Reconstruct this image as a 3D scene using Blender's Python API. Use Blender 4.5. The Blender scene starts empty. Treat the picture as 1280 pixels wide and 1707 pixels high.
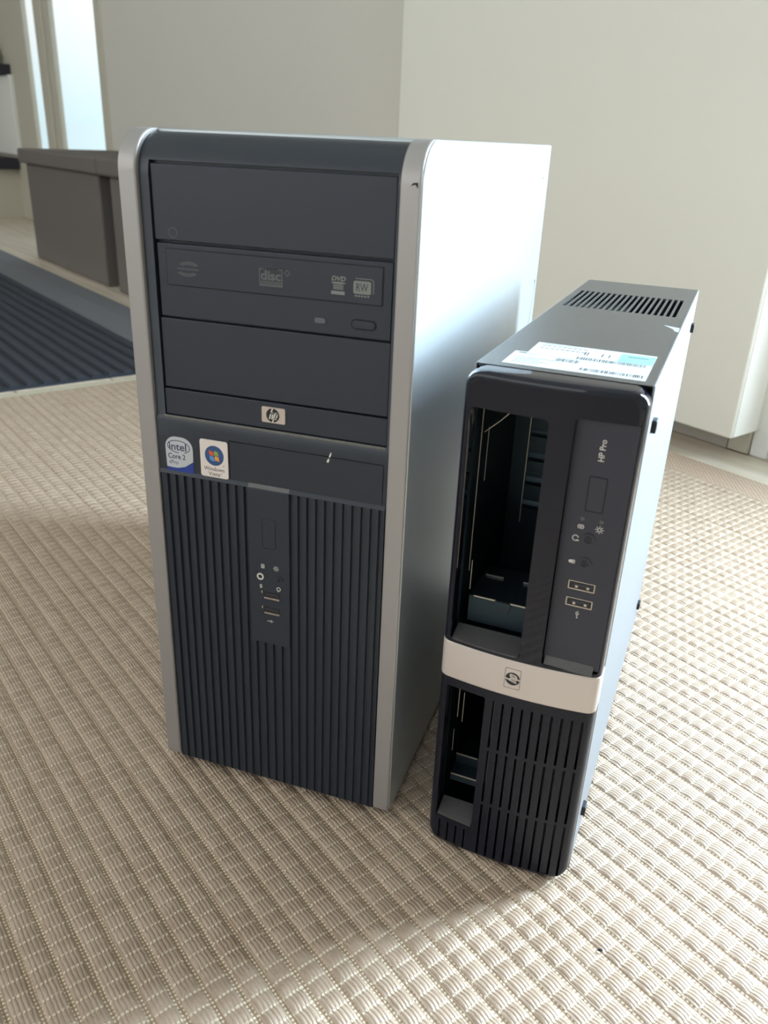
import bpy, bmesh, math, random
import numpy as np
from mathutils import Vector, Matrix
random.seed(7)
sc = bpy.context.scene
COL = sc.collection
PI = math.pi

# ------------------------------------------------------------------ camera
f_px = 1371.12
yaw, pitch, roll = 0.30810016, 0.42569277, 0.04359973
ca, sa, cb, sb, cc_, sc_ = math.cos(yaw), math.sin(yaw), math.cos(pitch), math.sin(pitch), math.cos(roll), math.sin(roll)
r0 = Vector((ca, sa, 0)); fw = Vector((-sa * cb, ca * cb, -sb)); u0 = r0.cross(fw)
rt = r0 * cc_ + u0 * sc_; up = -r0 * sc_ + u0 * cc_
cam_d = bpy.data.cameras.new('camera'); cam = bpy.data.objects.new('camera', cam_d); COL.objects.link(cam)
cam.matrix_world = Matrix(((rt.x, up.x, -fw.x, 0.30435), (rt.y, up.y, -fw.y, -0.43003), (rt.z, up.z, -fw.z, 0.44718), (0, 0, 0, 1)))
cam_d.sensor_fit = 'VERTICAL'; cam_d.sensor_height = 24.0; cam_d.lens = 24.0 * f_px / 1707.0
cam_d.clip_start = 0.01; cam_d.clip_end = 60
cam_d.dof.use_dof = True; cam_d.dof.focus_distance = 0.62; cam_d.dof.aperture_fstop = 8.0
sc.camera = cam

# ------------------------------------------------------------------ sky, lights, exposure
ROOM_ROT = math.radians(-34.0)
wd = bpy.data.worlds.new('sky'); sc.world = wd; wd.use_nodes = True
nt = wd.node_tree; nt.nodes.clear()
wo = nt.nodes.new('ShaderNodeOutputWorld'); bg = nt.nodes.new('ShaderNodeBackground')
tc = nt.nodes.new('ShaderNodeTexCoord'); sx_ = nt.nodes.new('ShaderNodeSeparateXYZ'); cr = nt.nodes.new('ShaderNodeValToRGB')
nt.links.new(tc.outputs['Generated'], sx_.inputs[0]); nt.links.new(sx_.outputs['Z'], cr.inputs[0])
e = cr.color_ramp.elements
e[0].position = 0.0; e[0].color = (0.62, 0.80, 0.86, 1)
e[1].position = 1.0; e[1].color = (0.62, 0.80, 1.0, 1)
for pos, c in ((0.004, (0.62, 0.82, 0.88, 1)), (0.10, (0.84, 0.90, 0.90, 1)), (0.30, (0.90, 0.95, 0.97, 1))):
    n_ = e.new(pos); n_.color = c
nt.links.new(cr.outputs[0], bg.inputs[0]); bg.inputs[1].default_value = 1.5
nt.links.new(bg.outputs[0], wo.inputs[0])

def area(name, a, b, z, w, h, power, color, dirn):
    """window daylight: rectangle in the room frame, shining along dirn (room frame)"""
    l = bpy.data.lights.new(name, 'AREA'); l.shape = 'RECTANGLE'; l.size = w; l.size_y = h; l.energy = power; l.color = color
    o = bpy.data.objects.new(name, l); COL.objects.link(o)
    R = Matrix.Rotation(ROOM_ROT, 4, 'Z')
    d = Vector(dirn).normalized()
    o.matrix_world = R @ Matrix.Translation((a, b, z)) @ d.to_track_quat('-Z', 'Y').to_matrix().to_4x4()
    return o
area('balcony_window_daylight', 0.46, 1.125, 0.72, 0.30, 0.90, 66.0, (0.66, 0.85, 1.0), (0, -1, 0))
area('rear_window_daylight', -1.1, -2.45, 1.35, 5.6, 1.7, 24.0, (1.0, 0.935, 0.86), (0, 1, 0))

sc.view_settings.view_transform = 'Standard'; sc.view_settings.look = 'None'
sc.view_settings.exposure = 0.0; sc.view_settings.gamma = 1.0; sc.view_settings.use_curve_mapping = False

# ------------------------------------------------------------------ helpers
def srgb(r, g, b):
    f = lambda c: (c / 255 / 12.92) if c / 255 <= 0.04045 else ((c / 255 + 0.055) / 1.055) ** 2.4
    return (f(r), f(g), f(b), 1)

def mat(name, col, rough=0.5, metal=0.0, spec=0.5, coat=0.0, bump=0.0, bscale=400.0, vary=0.0, vscale=20.0, stretch=(1, 1, 1), emit=None):
    m = bpy.data.materials.new(name); m.use_nodes = True
    t = m.node_tree; b = t.nodes['Principled BSDF']
    b.inputs['Base Color'].default_value = col if len(col) == 4 else (*col, 1)
    b.inputs['Roughness'].default_value = rough; b.inputs['Metallic'].default_value = metal
    b.inputs['Specular IOR Level'].default_value = spec; b.inputs['Coat Weight'].default_value = coat
    b.inputs['Coat Roughness'].default_value = 0.04
    if bump or vary:
        c = t.nodes.new('ShaderNodeTexCoord'); mp = t.nodes.new('ShaderNodeMapping'); mp.inputs['Scale'].default_value = stretch
        t.links.new(c.outputs['Object'], mp.inputs[0])
    if bump:
        n = t.nodes.new('ShaderNodeTexNoise'); n.inputs['Scale'].default_value = bscale; n.inputs['Detail'].default_value = 3
        bp = t.nodes.new('ShaderNodeBump'); bp.inputs['Strength'].default_value = bump; bp.inputs['Distance'].default_value = 0.0004
        t.links.new(mp.outputs[0], n.inputs['Vector']); t.links.new(n.outputs[0], bp.inputs['Height']); t.links.new(bp.outputs[0], b.inputs['Normal'])
    if vary:
        n = t.nodes.new('ShaderNodeTexNoise'); n.inputs['Scale'].default_value = vscale; n.inputs['Detail'].default_value = 4
        mr = t.nodes.new('ShaderNodeMapRange'); mr.inputs['To Min'].default_value = 1 - vary; mr.inputs['To Max'].default_value = 1 + vary
        mx = t.nodes.new('ShaderNodeMix'); mx.data_type = 'RGBA'; mx.blend_type = 'MULTIPLY'; mx.inputs[0].default_value = 1
        mx.inputs[6].default_value = b.inputs['Base Color'].default_value
        t.links.new(mp.outputs[0], n.inputs['Vector']); t.links.new(n.outputs[0], mr.inputs[0]); t.links.new(mr.outputs[0], mx.inputs[7]); t.links.new(mx.outputs[2], b.inputs['Base Color'])
    return m

def rr(x0, z0, x1, z1, r, n=6):
    """rounded rectangle outline"""
    P = []
    for cx, cz, a0 in ((x1 - r, z0 + r, -90), (x1 - r, z1 - r, 0), (x0 + r, z1 - r, 90), (x0 + r, z0 + r, 180)):
        for k in range(n + 1):
            a = math.radians(a0 + 90 * k / n); P.append((cx + r * math.cos(a), cz + r * math.sin(a)))
    return P
def circ(cx, cz, r, n=24, a0=0, a1=360, rz=None):
    rz = rz or r
    return [(cx + r * math.cos(math.radians(a0 + (a1 - a0) * k / n)), cz + rz * math.sin(math.radians(a0 + (a1 - a0) * k / n))) for k in range(n + (0 if a1 - a0 == 360 else 1))]

class MB:
    """collects shapes in millimetres (or metres with unit=1); build() links ONE mesh object"""
    def __init__(s, unit=0.001): s.bm = bmesh.new(); s.unit = unit; s.mi = 0
    def m(s, i): s.mi = i; return s
    def _f(s, vs):
        try: f = s.bm.faces.new(vs); f.material_index = s.mi; return f
        except ValueError: return None
    def box(s, x0, x1, y0, y1, z0, z1, nx=1, fn=None):
        """box sliced nx times along x; fn moves every corner"""
        fn = fn or (lambda p: p)
        V = {}
        for i in range(nx + 1):
            x = x0 + (x1 - x0) * i / nx
            for j, y in enumerate((y0, y1)):
                for k, z in enumerate((z0, z1)): V[i, j, k] = s.bm.verts.new(fn((x, y, z)))
        for i in range(nx):
            for q in (((i, 0, 0), (i + 1, 0, 0), (i + 1, 0, 1), (i, 0, 1)), ((i, 1, 0), (i, 1, 1), (i + 1, 1, 1), (i + 1, 1, 0)),
                      ((i, 0, 0), (i, 1, 0), (i + 1, 1, 0), (i + 1, 0, 0)), ((i, 0, 1), (i + 1, 0, 1), (i + 1, 1, 1), (i, 1, 1))):
                s._f([V[a] for a in q])
        s._f([V[0, 0, 0], V[0, 0, 1], V[0, 1, 1], V[0, 1, 0]]); s._f([V[nx, 0, 0], V[nx, 1, 0], V[nx, 1, 1], V[nx, 0, 1]])
        return s
    def prism(s, pts, y0, y1, fn=None, axis='y'):
        """outline (a,b) extruded: axis y -> (a,y,b); x -> (x,a,b); z -> (a,b,z)"""
        fn = fn or (lambda p: p)
        mk = {'y': lambda p, t: (p[0], t, p[1]), 'x': lambda p, t: (t, p[0], p[1]), 'z': lambda p, t: (p[0], p[1], t)}[axis]
        A = [s.bm.verts.new(fn(mk(p, y0))) for p in pts]; B = [s.bm.verts.new(fn(mk(p, y1))) for p in pts]
        n = len(pts)
        s._f(A); s._f(B[::-1])
        for i in range(n): s._f([A[i], A[(i + 1) % n], B[(i + 1) % n], B[i]])
        return s
    def ring(s, outer, inner, y0, y1, fn=None):
        fn = fn or (lambda p: p); n = len(outer)
        Q = [[s.bm.verts.new(fn((p[0], y, p[1]))) for p in L] for L in (outer, inner) for y in (y0, y1)]
        for i in range(n):
            j = (i + 1) % n
            for a, b in ((0, 2), (2, 3), (3, 1), (1, 0)): s._f([Q[a][i], Q[a][j], Q[b][j], Q[b][i]])
        return s
    def stroke(s, pts, w, y0, y1, fn=None):
        """flat line of width w through pts"""
        for (a, b), (c, d) in zip(pts[:-1], pts[1:]):
            L = math.hypot(c - a, d - b) or 1; nx, nz = -(d - b) / L * w / 2, (c - a) / L * w / 2
            ex, ez = (c - a) / L * w * .25, (d - b) / L * w * .25
            s.prism([(a - ex + nx, b - ez + nz), (a - ex - nx, b - ez - nz), (c + ex - nx, d + ez - nz), (c + ex + nx, d + ez + nz)], y0, y1, fn)
        return s
    def loft(s, rings, cap=True):
        R = [[s.bm.verts.new(p) for p in r] for r in rings]; n = len(R[0])
        for A, B in zip(R[:-1], R[1:]):
            for i in range(n): s._f([A[i], A[(i + 1) % n], B[(i + 1) % n], B[i]])
        if cap: s._f(R[0][::-1]); s._f(R[-1])
        return s
    def text(s, txt, x0, z0, w, h, y0, y1, fn=None, shear=0.0, off=0.0, rot=False):
        cu = bpy.data.curves.new('t', 'FONT'); cu.body = txt; cu.shear = shear; cu.offset = off; cu.resolution_u = 4
        o = bpy.data.objects.new('t', cu); COL.objects.link(o)
        dg = bpy.context.evaluated_depsgraph_get(); me = bpy.data.meshes.new_from_object(o.evaluated_get(dg))
        bpy.data.objects.remove(o); bpy.data.curves.remove(cu)
        X = [v.co.x for v in me.vertices]; Y = [v.co.y for v in me.vertices]
        ax, bx_, ay, by = min(X), max(X), min(Y), max(Y)
        fn = fn or (lambda p: p)
        def tr(v, y):
            a, b = (v.co.x - ax) / (bx_ - ax), (v.co.y - ay) / (by - ay)
            if rot: return fn((x0 + (1 - b) * w, y, z0 + a * h))      # reads bottom to top
            return fn((x0 + a * w, y, z0 + b * h))
        F = [s.bm.verts.new(tr(v, y0)) for v in me.vertices]; B = [s.bm.verts.new(tr(v, y1)) for v in me.vertices]
        cnt = {}
        for p in me.polygons:
            s._f([F[i] for i in p.vertices]); s._f([B[i] for i in p.vertices][::-1])
            for k in p.edge_keys: cnt[k] = cnt.get(k, 0) + 1
        for (a, b), c in cnt.items():
            if c == 1: s._f([F[a], F[b], B[b], B[a]])
        bpy.data.meshes.remove(me)
        return s
    def build(s, name, mats, parent=None, smooth=False, bevel=0.0, seg=2, angle=35):
        bmesh.ops.recalc_face_normals(s.bm, faces=s.bm.faces)
        if s.unit != 1: bmesh.ops.scale(s.bm, vec=(s.unit,) * 3, verts=s.bm.verts)
        me = bpy.data.meshes.new(name); s.bm.to_mesh(me); s.bm.free()
        for m_ in (mats if isinstance(mats, (list, tuple)) else [mats]): me.materials.append(m_)
        o = bpy.data.objects.new(name, me); COL.objects.link(o)
        if parent: o.parent = parent
        if bevel:
            bv = o.modifiers.new('bevel', 'BEVEL'); bv.width = bevel * s.unit; bv.segments = seg; bv.limit_method = 'ANGLE'; bv.angle_limit = math.radians(30)
            smooth = True
        if smooth: finish_smooth(o, angle)
        return o
def finish_smooth(o, angle=35):
    me = o.data
    for p in me.polygons: p.use_smooth = True
    me.set_sharp_from_angle(angle=math.radians(angle))

def boolean(o, cutter, op='DIFFERENCE', angle=35):
    """cut o with a temporary mesh, apply, and throw the cutter away"""
    for q in (o, cutter): q.data.transform(Matrix.Scale(1000, 4))        # work in millimetres
    md = o.modifiers.new('b', 'BOOLEAN'); md.object = cutter; md.operation = op; md.solver = 'EXACT'; md.use_self = True
    bpy.context.view_layer.update()
    dg = bpy.context.evaluated_depsgraph_get()
    me = bpy.data.meshes.new_from_object(o.evaluated_get(dg), depsgraph=dg)
    me.transform(Matrix.Scale(0.001, 4))
    old = o.data; o.modifiers.clear(); o.data = me; me.name = o.name
    bpy.data.meshes.remove(old); cm = cutter.data; bpy.data.objects.remove(cutter); bpy.data.meshes.remove(cm)
    finish_smooth(o, angle)
    return o

def tag(o, label=None, cat=None, group=None, kind=None):
    if label: o['label'] = label
    if cat: o['category'] = cat
    if group: o['group'] = group
    if kind: o['kind'] = kind
    return o
def thing(name, label, cat, loc=(0, 0, 0), rz=0, group=None):
    o = bpy.data.objects.new(name, None); COL.objects.link(o); o.location = loc; o.rotation_euler = (0, 0, rz); o.empty_display_size = 0.05
    return tag(o, label, cat, group)

# ------------------------------------------------------------------ materials
def rug_material():
    m = bpy.data.materials.new('woven_rug'); m.use_nodes = True; t = m.node_tree; b = t.nodes['Principled BSDF']
    N = t.nodes.new; L = t.links.new
    def val(x):
        return x
    def math_(op, a, b_=None, c=None):
        n = N('ShaderNodeMath'); n.operation = op
        for i, x in enumerate((a, b_, c)):
            if x is None: continue
            if isinstance(x, (int, float)): n.inputs[i].default_value = x
            else: L(x, n.inputs[i])
        return n.outputs[0]
    tc = N('ShaderNodeTexCoord'); sp = N('ShaderNodeSeparateXYZ'); L(tc.outputs['Object'], sp.inputs[0])
    nz = N('ShaderNodeTexNoise'); nz.inputs['Scale'].default_value = 70; nz.inputs['Detail'].default_value = 2; L(tc.outputs['Object'], nz.inputs['Vector'])
    dn = math_('MULTIPLY', math_('SUBTRACT', nz.outputs[0], 0.5), 0.0016)
    x = math_('ADD', sp.outputs['X'], dn); y = math_('ADD', sp.outputs['Y'], dn)
    n2 = N('ShaderNodeTexNoise'); n2.inputs['Scale'].default_value = 1; mp2 = N('ShaderNodeMapping'); mp2.inputs['Scale'].default_value = (110, 420, 200); L(tc.outputs['Object'], mp2.inputs[0]); L(mp2.outputs[0], n2.inputs['Vector'])
    yy = math_('ADD', sp.outputs['Y'], math_('MULTIPLY', math_('SUBTRACT', n2.outputs[0], 0.5), 0.0016))
    fibs = math_('ABSOLUTE', math_('SINE', math_('MULTIPLY', yy, PI / 0.00254)))
    xs = math_('ADD', x, math_('MULTIPLY', fibs, 0.0007))
    p = math_('FRACT', math_('DIVIDE', xs, 0.01107)); q = math_('FRACT', math_('DIVIDE', y, 0.01585))
    def step(v, lo, hi):
        n = N('ShaderNodeMapRange'); n.interpolation_type = 'SMOOTHSTEP'
        n.inputs['From Min'].default_value = lo; n.inputs['From Max'].default_value = hi; L(v, n.inputs[0]); return n.outputs[0]
    block = math_('MULTIPLY', step(q, 0.15, 0.20), math_('SUBTRACT', 1, step(q, 0.95, 1.0)))      # 1 inside the yarn blocks
    seam = step(math_('ABSOLUTE', math_('SUBTRACT', p, 0.5)), 0.40, 0.47)                           # thin stitch line between blocks
    # individual yarns running along X
    fib = fibs
    # knots
    kx = math_('ABSOLUTE', math_('SINE', math_('MULTIPLY', x, PI / 0.0027))); ky = math_('ABSOLUTE', math_('SINE', math_('MULTIPLY', y, PI / 0.0021)))
    knot = math_('MULTIPLY', kx, ky)
    fz = N('ShaderNodeTexNoise'); fz.inputs['Scale'].default_value = 1.0; fz.inputs['Detail'].default_value = 4
    mp = N('ShaderNodeMapping'); mp.inputs['Scale'].default_value = (260, 1500, 900); L(tc.outputs['Object'], mp.inputs[0]); L(mp.outputs[0], fz.inputs['Vector'])
    # colours
    def rgb(c): n = N('ShaderNodeRGB'); n.outputs[0].default_value = c; return n.outputs[0]
    def mix(f, a, b_):
        n = N('ShaderNodeMix'); n.data_type = 'RGBA'
        if isinstance(f, (int, float)): n.inputs[0].default_value = f
        else: L(f, n.inputs[0])
        L(a, n.inputs[6]); L(b_, n.inputs[7]); return n.outputs[2]
    big = N('ShaderNodeTexNoise'); big.inputs['Scale'].default_value = 45; big.inputs['Detail'].default_value = 2; L(tc.outputs['Object'], big.inputs['Vector'])
    yarn = mix(step(big.outputs[0], 0.35, 0.65), rgb(RUG_A), rgb(RUG_B))
    yarn = mix(math_('MULTIPLY', step(fz.outputs[0], 0.3, 0.8), 0.35), yarn, rgb(RUG_C))
    gapc = mix(step(knot, 0.35, 0.8), rgb(RUG_GAP), rgb(RUG_KNOT))
    seamc = mix(math_('MULTIPLY', seam, 0.9), yarn, mix(step(fibs, 0.25, 0.75), rgb(RUG_GAP), rgb(RUG_KNOT)))
    inner = mix(block, gapc, seamc)
    # border band with diagonal ribs on the far edge
    border = step(sp.outputs['Y'], 0.907, 0.909)
    dg_ = math_('ABSOLUTE', math_('SINE', math_('MULTIPLY', math_('ADD', sp.outputs['X'], sp.outputs['Y']), PI / 0.0073)))
    bordc = mix(step(dg_, 0.1, 0.5), rgb(RUG_GAP), rgb(RUG_B))
    col = mix(border, inner, bordc)
    bind = math_('SUBTRACT', 1, step(sp.outputs['X'], -1.04, -1.036)); col = mix(bind, col, rgb(srgb(205, 196, 172)))
    L(col, b.inputs['Base Color'])
    h1 = math_('MULTIPLY', block, math_('POWER', fib, 0.55))
    h2 = math_('MULTIPLY', math_('SUBTRACT', 1, block), math_('MULTIPLY', knot, 0.7))
    h = math_('ADD', math_('ADD', h1, h2), math_('MULTIPLY', fz.outputs[0], 0.30))
    h = math_('SUBTRACT', h, math_('MULTIPLY', seam, math_('SUBTRACT', 0.9, math_('MULTIPLY', ky, 0.6))))
    hm = N('ShaderNodeMix'); L(border, hm.inputs[0]); L(h, hm.inputs[2]); L(math_('MULTIPLY', dg_, 0.9), hm.inputs[3])
    bp = N('ShaderNodeBump'); bp.inputs['Distance'].default_value = 0.0013; bp.inputs['Strength'].default_value = 0.54
    L(hm.outputs[0], bp.inputs['Height']); L(bp.outputs[0], b.inputs['Normal'])
    rf = N('ShaderNodeMapRange'); rf.inputs['To Min'].default_value = 0.65; rf.inputs['To Max'].default_value = 0.44; L(block, rf.inputs[0]); L(rf.outputs[0], b.inputs['Roughness'])
    b.inputs['Specular IOR Level'].default_value = 0.75
    b.inputs['Sheen Weight'].default_value = 0.1; b.inputs['Sheen Roughness'].default_value = 0.4
    return m
RUG_A = srgb(164, 138, 116); RUG_B = srgb(181, 156, 135); RUG_C = srgb(204, 187, 168); RUG_GAP = srgb(158, 130, 102); RUG_KNOT = srgb(228, 212, 186)
M_rug = rug_material()

def wood_material():
    m = bpy.data.materials.new('pale_wood_floor'); m.use_nodes = True; t = m.node_tree; b = t.nodes['Principled BSDF']
    tc = t.nodes.new('ShaderNodeTexCoord'); mp = t.nodes.new('ShaderNodeMapping'); mp.inputs['Scale'].default_value = (1.2, 14, 1)
    n = t.nodes.new('ShaderNodeTexNoise'); n.inputs['Scale'].default_value = 3; n.inputs['Detail'].default_value = 5
    r = t.nodes.new('ShaderNodeValToRGB'); r.color_ramp.elements[0].color = srgb(218, 202, 180); r.color_ramp.elements[1].color = srgb(238, 227, 210)
    r.color_ramp.elements[0].position = .3; r.color_ramp.elements[1].position = .7
    br = t.nodes.new('ShaderNodeTexBrick'); br.inputs['Scale'].default_value = 1; br.inputs['Brick Width'].default_value = 1.6; br.inputs['Row Height'].default_value = 0.18
    br.inputs['Mortar Size'].default_value = 0.002; br.inputs['Color1'].default_value = (1, 1, 1, 1); br.inputs['Color2'].default_value = (.9, .9, .9, 1); br.inputs['Mortar'].default_value = (.5, .45, .4, 1)
    mx = t.nodes.new('ShaderNodeMix'); mx.data_type = 'RGBA'; mx.blend_type = 'MULTIPLY'; mx.inputs[0].default_value = 1
    L = t.links.new
    L(tc.outputs['Object'], mp.inputs[0]); L(mp.outputs[0], n.inputs['Vector']); L(n.outputs[0], r.inputs[0]); L(tc.outputs['Object'], br.inputs['Vector'])
    L(r.outputs[0], mx.inputs[6]); L(br.outputs[0], mx.inputs[7]); L(mx.outputs[2], b.inputs['Base Color'])
    b.inputs['Roughness'].default_value = 0.3
    return m
M_wood = wood_material()

def glass_material():
    m = bpy.data.materials.new('window_glass'); m.use_nodes = True; t = m.node_tree; t.nodes.clear()
    o = t.nodes.new('ShaderNodeOutputMaterial'); mx = t.nodes.new('ShaderNodeMixShader'); tr = t.nodes.new('ShaderNodeBsdfTransparent'); gl = t.nodes.new('ShaderNodeBsdfGlossy')
    gl.inputs['Roughness'].default_value = 0.02; lw = t.nodes.new('ShaderNodeLayerWeight'); fr = t.nodes.new('ShaderNodeMath'); fr.operation = 'POWER'; fr.inputs[1].default_value = 5.0; t.links.new(lw.outputs['Facing'], fr.inputs[0])
    L = t.links.new; L(fr.outputs[0], mx.inputs[0]); L(tr.outputs[0], mx.inputs[1]); L(gl.outputs[0], mx.inputs[2]); L(mx.outputs[0], o.inputs[0])
    return m
M_glass = glass_material()

M_wall = mat('light_grey_wall_paint', srgb(213, 208, 199), 0.8, bump=0.15, bscale=150)
M_wallside = mat('white_wall_paint', srgb(226, 224, 218), 0.8, bump=0.15, bscale=150)
M_ceil = mat('white_ceiling_paint', srgb(235, 233, 228), 0.9, bump=0.1)
M_panel = mat('cream_lacquer', srgb(229, 226, 216), 0.55, bump=0.05)
M_white = mat('white_gloss_paint', srgb(244, 243, 238), 0.35, bump=0.05)
M_frame = mat('ivory_frame_paint', srgb(198, 192, 176), 0.5, bump=0.05)
M_box = mat('grey_box_fabric', srgb(108, 101, 96), 0.9, bump=0.5, bscale=900)
M_boxdark = mat('dark_box_seam', srgb(52, 50, 58), 0.9, bump=0.3)
M_plastic = mat('dark_navy_plastic', (0.019, 0.023, 0.036), 0.42, bump=0.22, bscale=1800, spec=0.5)
M_plastic2 = mat('satin_dark_plastic', (0.018, 0.023, 0.034), 0.33, bump=0.12, bscale=1500)
M_seam = mat('black_seam', (0.004, 0.005, 0.008), 0.7, bump=0.1)
M_trim = mat('silver_paint_trim', srgb(164, 159, 157), 0.38, metal=0.35, bump=0.1, bscale=2000)
M_silver = mat('silver_painted_steel', srgb(190, 195, 198), 0.36, metal=0.8, bump=0.06, bscale=900)
M_print = mat('grey_print', srgb(122, 124, 120), 0.5, vary=0.05)
M_printdim = mat('dim_grey_print', srgb(92, 95, 94), 0.5, vary=0.05)
M_cream = mat('cream_print', srgb(205, 200, 190), 0.5, vary=0.05)
M_badge = mat('badge_metal', srgb(205, 190, 180), 0.3, metal=0.5, bump=0.05)
M_black = mat('black_ink', (0.012, 0.013, 0.014), 0.45, vary=0.05)
M_stk = mat('silver_sticker', srgb(188, 190, 194), 0.4, metal=0.1, bump=0.1)
M_stkblue = mat('blue_sticker_ink', srgb(32, 58, 140), 0.4, vary=0.1)
M_stkdeep = mat('dark_blue_ink', srgb(44, 52, 84), 0.5, vary=0.05)
M_stkwhite = mat('offwhite_sticker', srgb(222, 210, 202), 0.45, vary=0.05, vscale=200)
M_red = mat('red_ink', srgb(214, 84, 50), .5, vary=0.05); M_green = mat('green_ink', srgb(140, 160, 62), .5, vary=0.05)
M_blue = mat('blue_ink', srgb(96, 146, 196), .5, vary=0.05); M_yellow = mat('yellow_ink', srgb(226, 150, 62), .5, vary=0.05)
M_orb = mat('blue_orb_ink', srgb(50, 78, 124), .35, vary=0.35, vscale=90)
M_port = mat('port_metal', srgb(200, 190, 180), 0.25, metal=0.9, bump=0.05)
M_gloss = mat('piano_black_plastic', (0.005, 0.006, 0.013), 0.05, spec=0.38, coat=0.1, bump=0.01, bscale=60)
M_matte = mat('matte_black_plastic', (0.028, 0.028, 0.041), 0.4, bump=0.2, bscale=2200)
M_grille = mat('grille_black_plastic', (0.007, 0.008, 0.015), 0.32, spec=0.3, bump=0.5, bscale=900)
M_steel = mat('brushed_steel', srgb(122, 122, 122), 0.34, metal=0.85, bump=0.35, bscale=200, stretch=(1, 30, 1), vary=0.05)
M_side = mat('galvanised_side_steel', srgb(140, 143, 148), 0.5, metal=0.45, bump=0.2, bscale=200, stretch=(1, 1, 14))
M_inner = mat('inner_cage_steel', srgb(50, 62, 70), 0.36, metal=0.75, bump=0.1, bscale=60)
M_edge = mat('bare_steel_edge', srgb(190, 186, 176), 0.3, metal=0.8, bump=0.05)
M_band = mat('champagne_band', srgb(205, 192, 184), 0.42, metal=0.25, bump=0.06)
M_label = mat('white_paper_label', srgb(200, 206, 208), 0.5, vary=0.02)
M_teal = mat('teal_label_print', srgb(140, 190, 192), 0.5, vary=0.2, vscale=150)
M_dust = mat('dusty_gloss_plastic', srgb(60, 58, 56), 0.22, spec=0.8, vary=0.5, vscale=500)
M_rubber = mat('black_rubber', (0.008, 0.008, 0.011), 0.5, bump=0.1)
M_mat = mat('blue_grey_mat_border', srgb(118, 120, 126), 0.7, bump=0.4, bscale=300)

# ------------------------------------------------------------------ the room (room frame: x along the far wall, y towards it)
def room(o): o.rotation_euler = (0, 0, ROOM_ROT); return o
def struct(name, mb, m, **k): return tag(room(mb.build(name, m, **k)), kind='structure')
FZ = -0.005
struct('floor', MB(1).box(-6.2, 2.6, -3.0, 1.6, FZ - 0.1, FZ), M_wood)
struct('ceiling', MB(1).box(-6.2, 2.6, -3.0, 1.6, 2.45, 2.55), M_ceil)
WB = 1.090
w = MB(1)
w.box(-6.2, -4.75, WB, WB + 0.12, FZ, 2.45); w.box(-4.75, -2.905, WB, WB + 0.12, 2.15, 2.45)
w.box(-2.905, -0.15, WB, WB + 0.12, FZ, 2.45); w.box(-0.15, 0.95, WB, WB + 0.12, 2.15, 2.45); w.box(0.95, 2.6, WB, WB + 0.12, FZ, 2.45)
struct('wall_far', w, M_wall)
struct('wall_left', MB(1).box(-6.3, -6.2, -3.0, WB, FZ, 2.45), M_wallside)
struct('wall_right', MB(1).box(2.6, 2.7, -3.0, 1.6, FZ, 2.45), M_wallside)
w = MB(1); w.box(-6.2, -4.0, -2.62, -2.5, FZ, 2.45); w.box(1.8, 2.6, -2.62, -2.5, FZ, 2.45); w.box(-4.0, 1.8, -2.62, -2.5, 2.25, 2.45); w.box(-4.0, 1.8, -2.62, -2.5, FZ, 0.45)
struct('wall_rear', w, M_wallside)
# rear window
fr = MB(1); fr.box(-4.0, 1.8, -2.60, -2.52, 0.45, 0.51); fr.box(-4.0, 1.8, -2.60, -2.52, 2.19, 2.25)
for a in (-4.0, -2.565, -1.13, 0.305, 1.74): fr.box(a, a + 0.06, -2.60, -2.52, 0.51, 2.19)
wr = struct('window_2', fr, M_white)
MB(1).box(-3.94, 1.74, -2.565, -2.560, 0.51, 2.19).build('pane', M_glass, wr)
# tall glazed doors seen at the far left
fr = MB(1)
fr.box(-4.75, -4.06, WB, WB + 0.03, FZ, 2.15)
fr.box(-4.06, -3.86, WB - 0.003, WB + 0.02, FZ, 2.15)
fr.box(-3.70, -3.592, WB - 0.003, WB + 0.02, FZ, 2.15); fr.box(-3.560, -3.490, WB - 0.003, WB + 0.02, FZ, 2.15)
fr.box(-3.592, -3.560, WB + 0.005, WB + 0.02, FZ, 2.15)
fr.box(-2.975, -2.905, WB - 0.005, WB + 0.02, FZ, 2.15); fr.box(-4.06, -2.905, WB, WB + 0.02, 2.09, 2.15)
fr.box(-3.86, -3.70, WB + 0.003, WB + 0.018, FZ, 0.16); fr.box(-3.49, -2.975, WB + 0.003, WB + 0.018, FZ, 0.16)
w1 = struct('window_1', fr, M_frame, bevel=0.006)
MB(1).box(-3.86, -3.70, WB + 0.002, WB + 0.005, 0.16, 2.09).box(-3.49, -2.975, WB + 0.002, WB + 0.005, 0.16, 2.09).build('pane', M_glass, w1)
# glazed balcony door on the right, just past the cream panel
dr = MB(1)
dr.box(-0.148, -0.118, WB - 0.006, WB + 0.10, FZ, 2.15)                 # jamb
dr.box(-0.118, 0.13, WB + 0.004, WB + 0.06, FZ, 0.30); dr.box(-0.118, 0.13, WB + 0.004, WB + 0.06, 0.30, 2.13)
dr.box(0.13, 0.72, WB + 0.004, WB + 0.06, FZ, 0.25); dr.box(0.13, 0.72, WB + 0.004, WB + 0.06, 1.19, 2.13); dr.box(0.13, 0.29, WB + 0.004, WB + 0.06, 0.25, 1.19); dr.box(0.63, 0.72, WB + 0.004, WB + 0.06, 0.25, 1.19)
dr.box(0.72, 0.90, WB + 0.004, WB + 0.06, FZ, 2.13); dr.box(0.90, 0.95, WB - 0.006, WB + 0.10, FZ, 2.15); dr.box(-0.118, 0.90, WB - 0.006, WB + 0.10, 2.13, 2.15)
dr.box(-0.112, -0.100, WB - 0.002, WB + 0.004, 0.03, 2.05); dr.box(-0.112, 0.85, WB - 0.002, WB + 0.004, 0.018, 0.03)
d1 = struct('door_1', dr, M_white, bevel=0.002)
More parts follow.
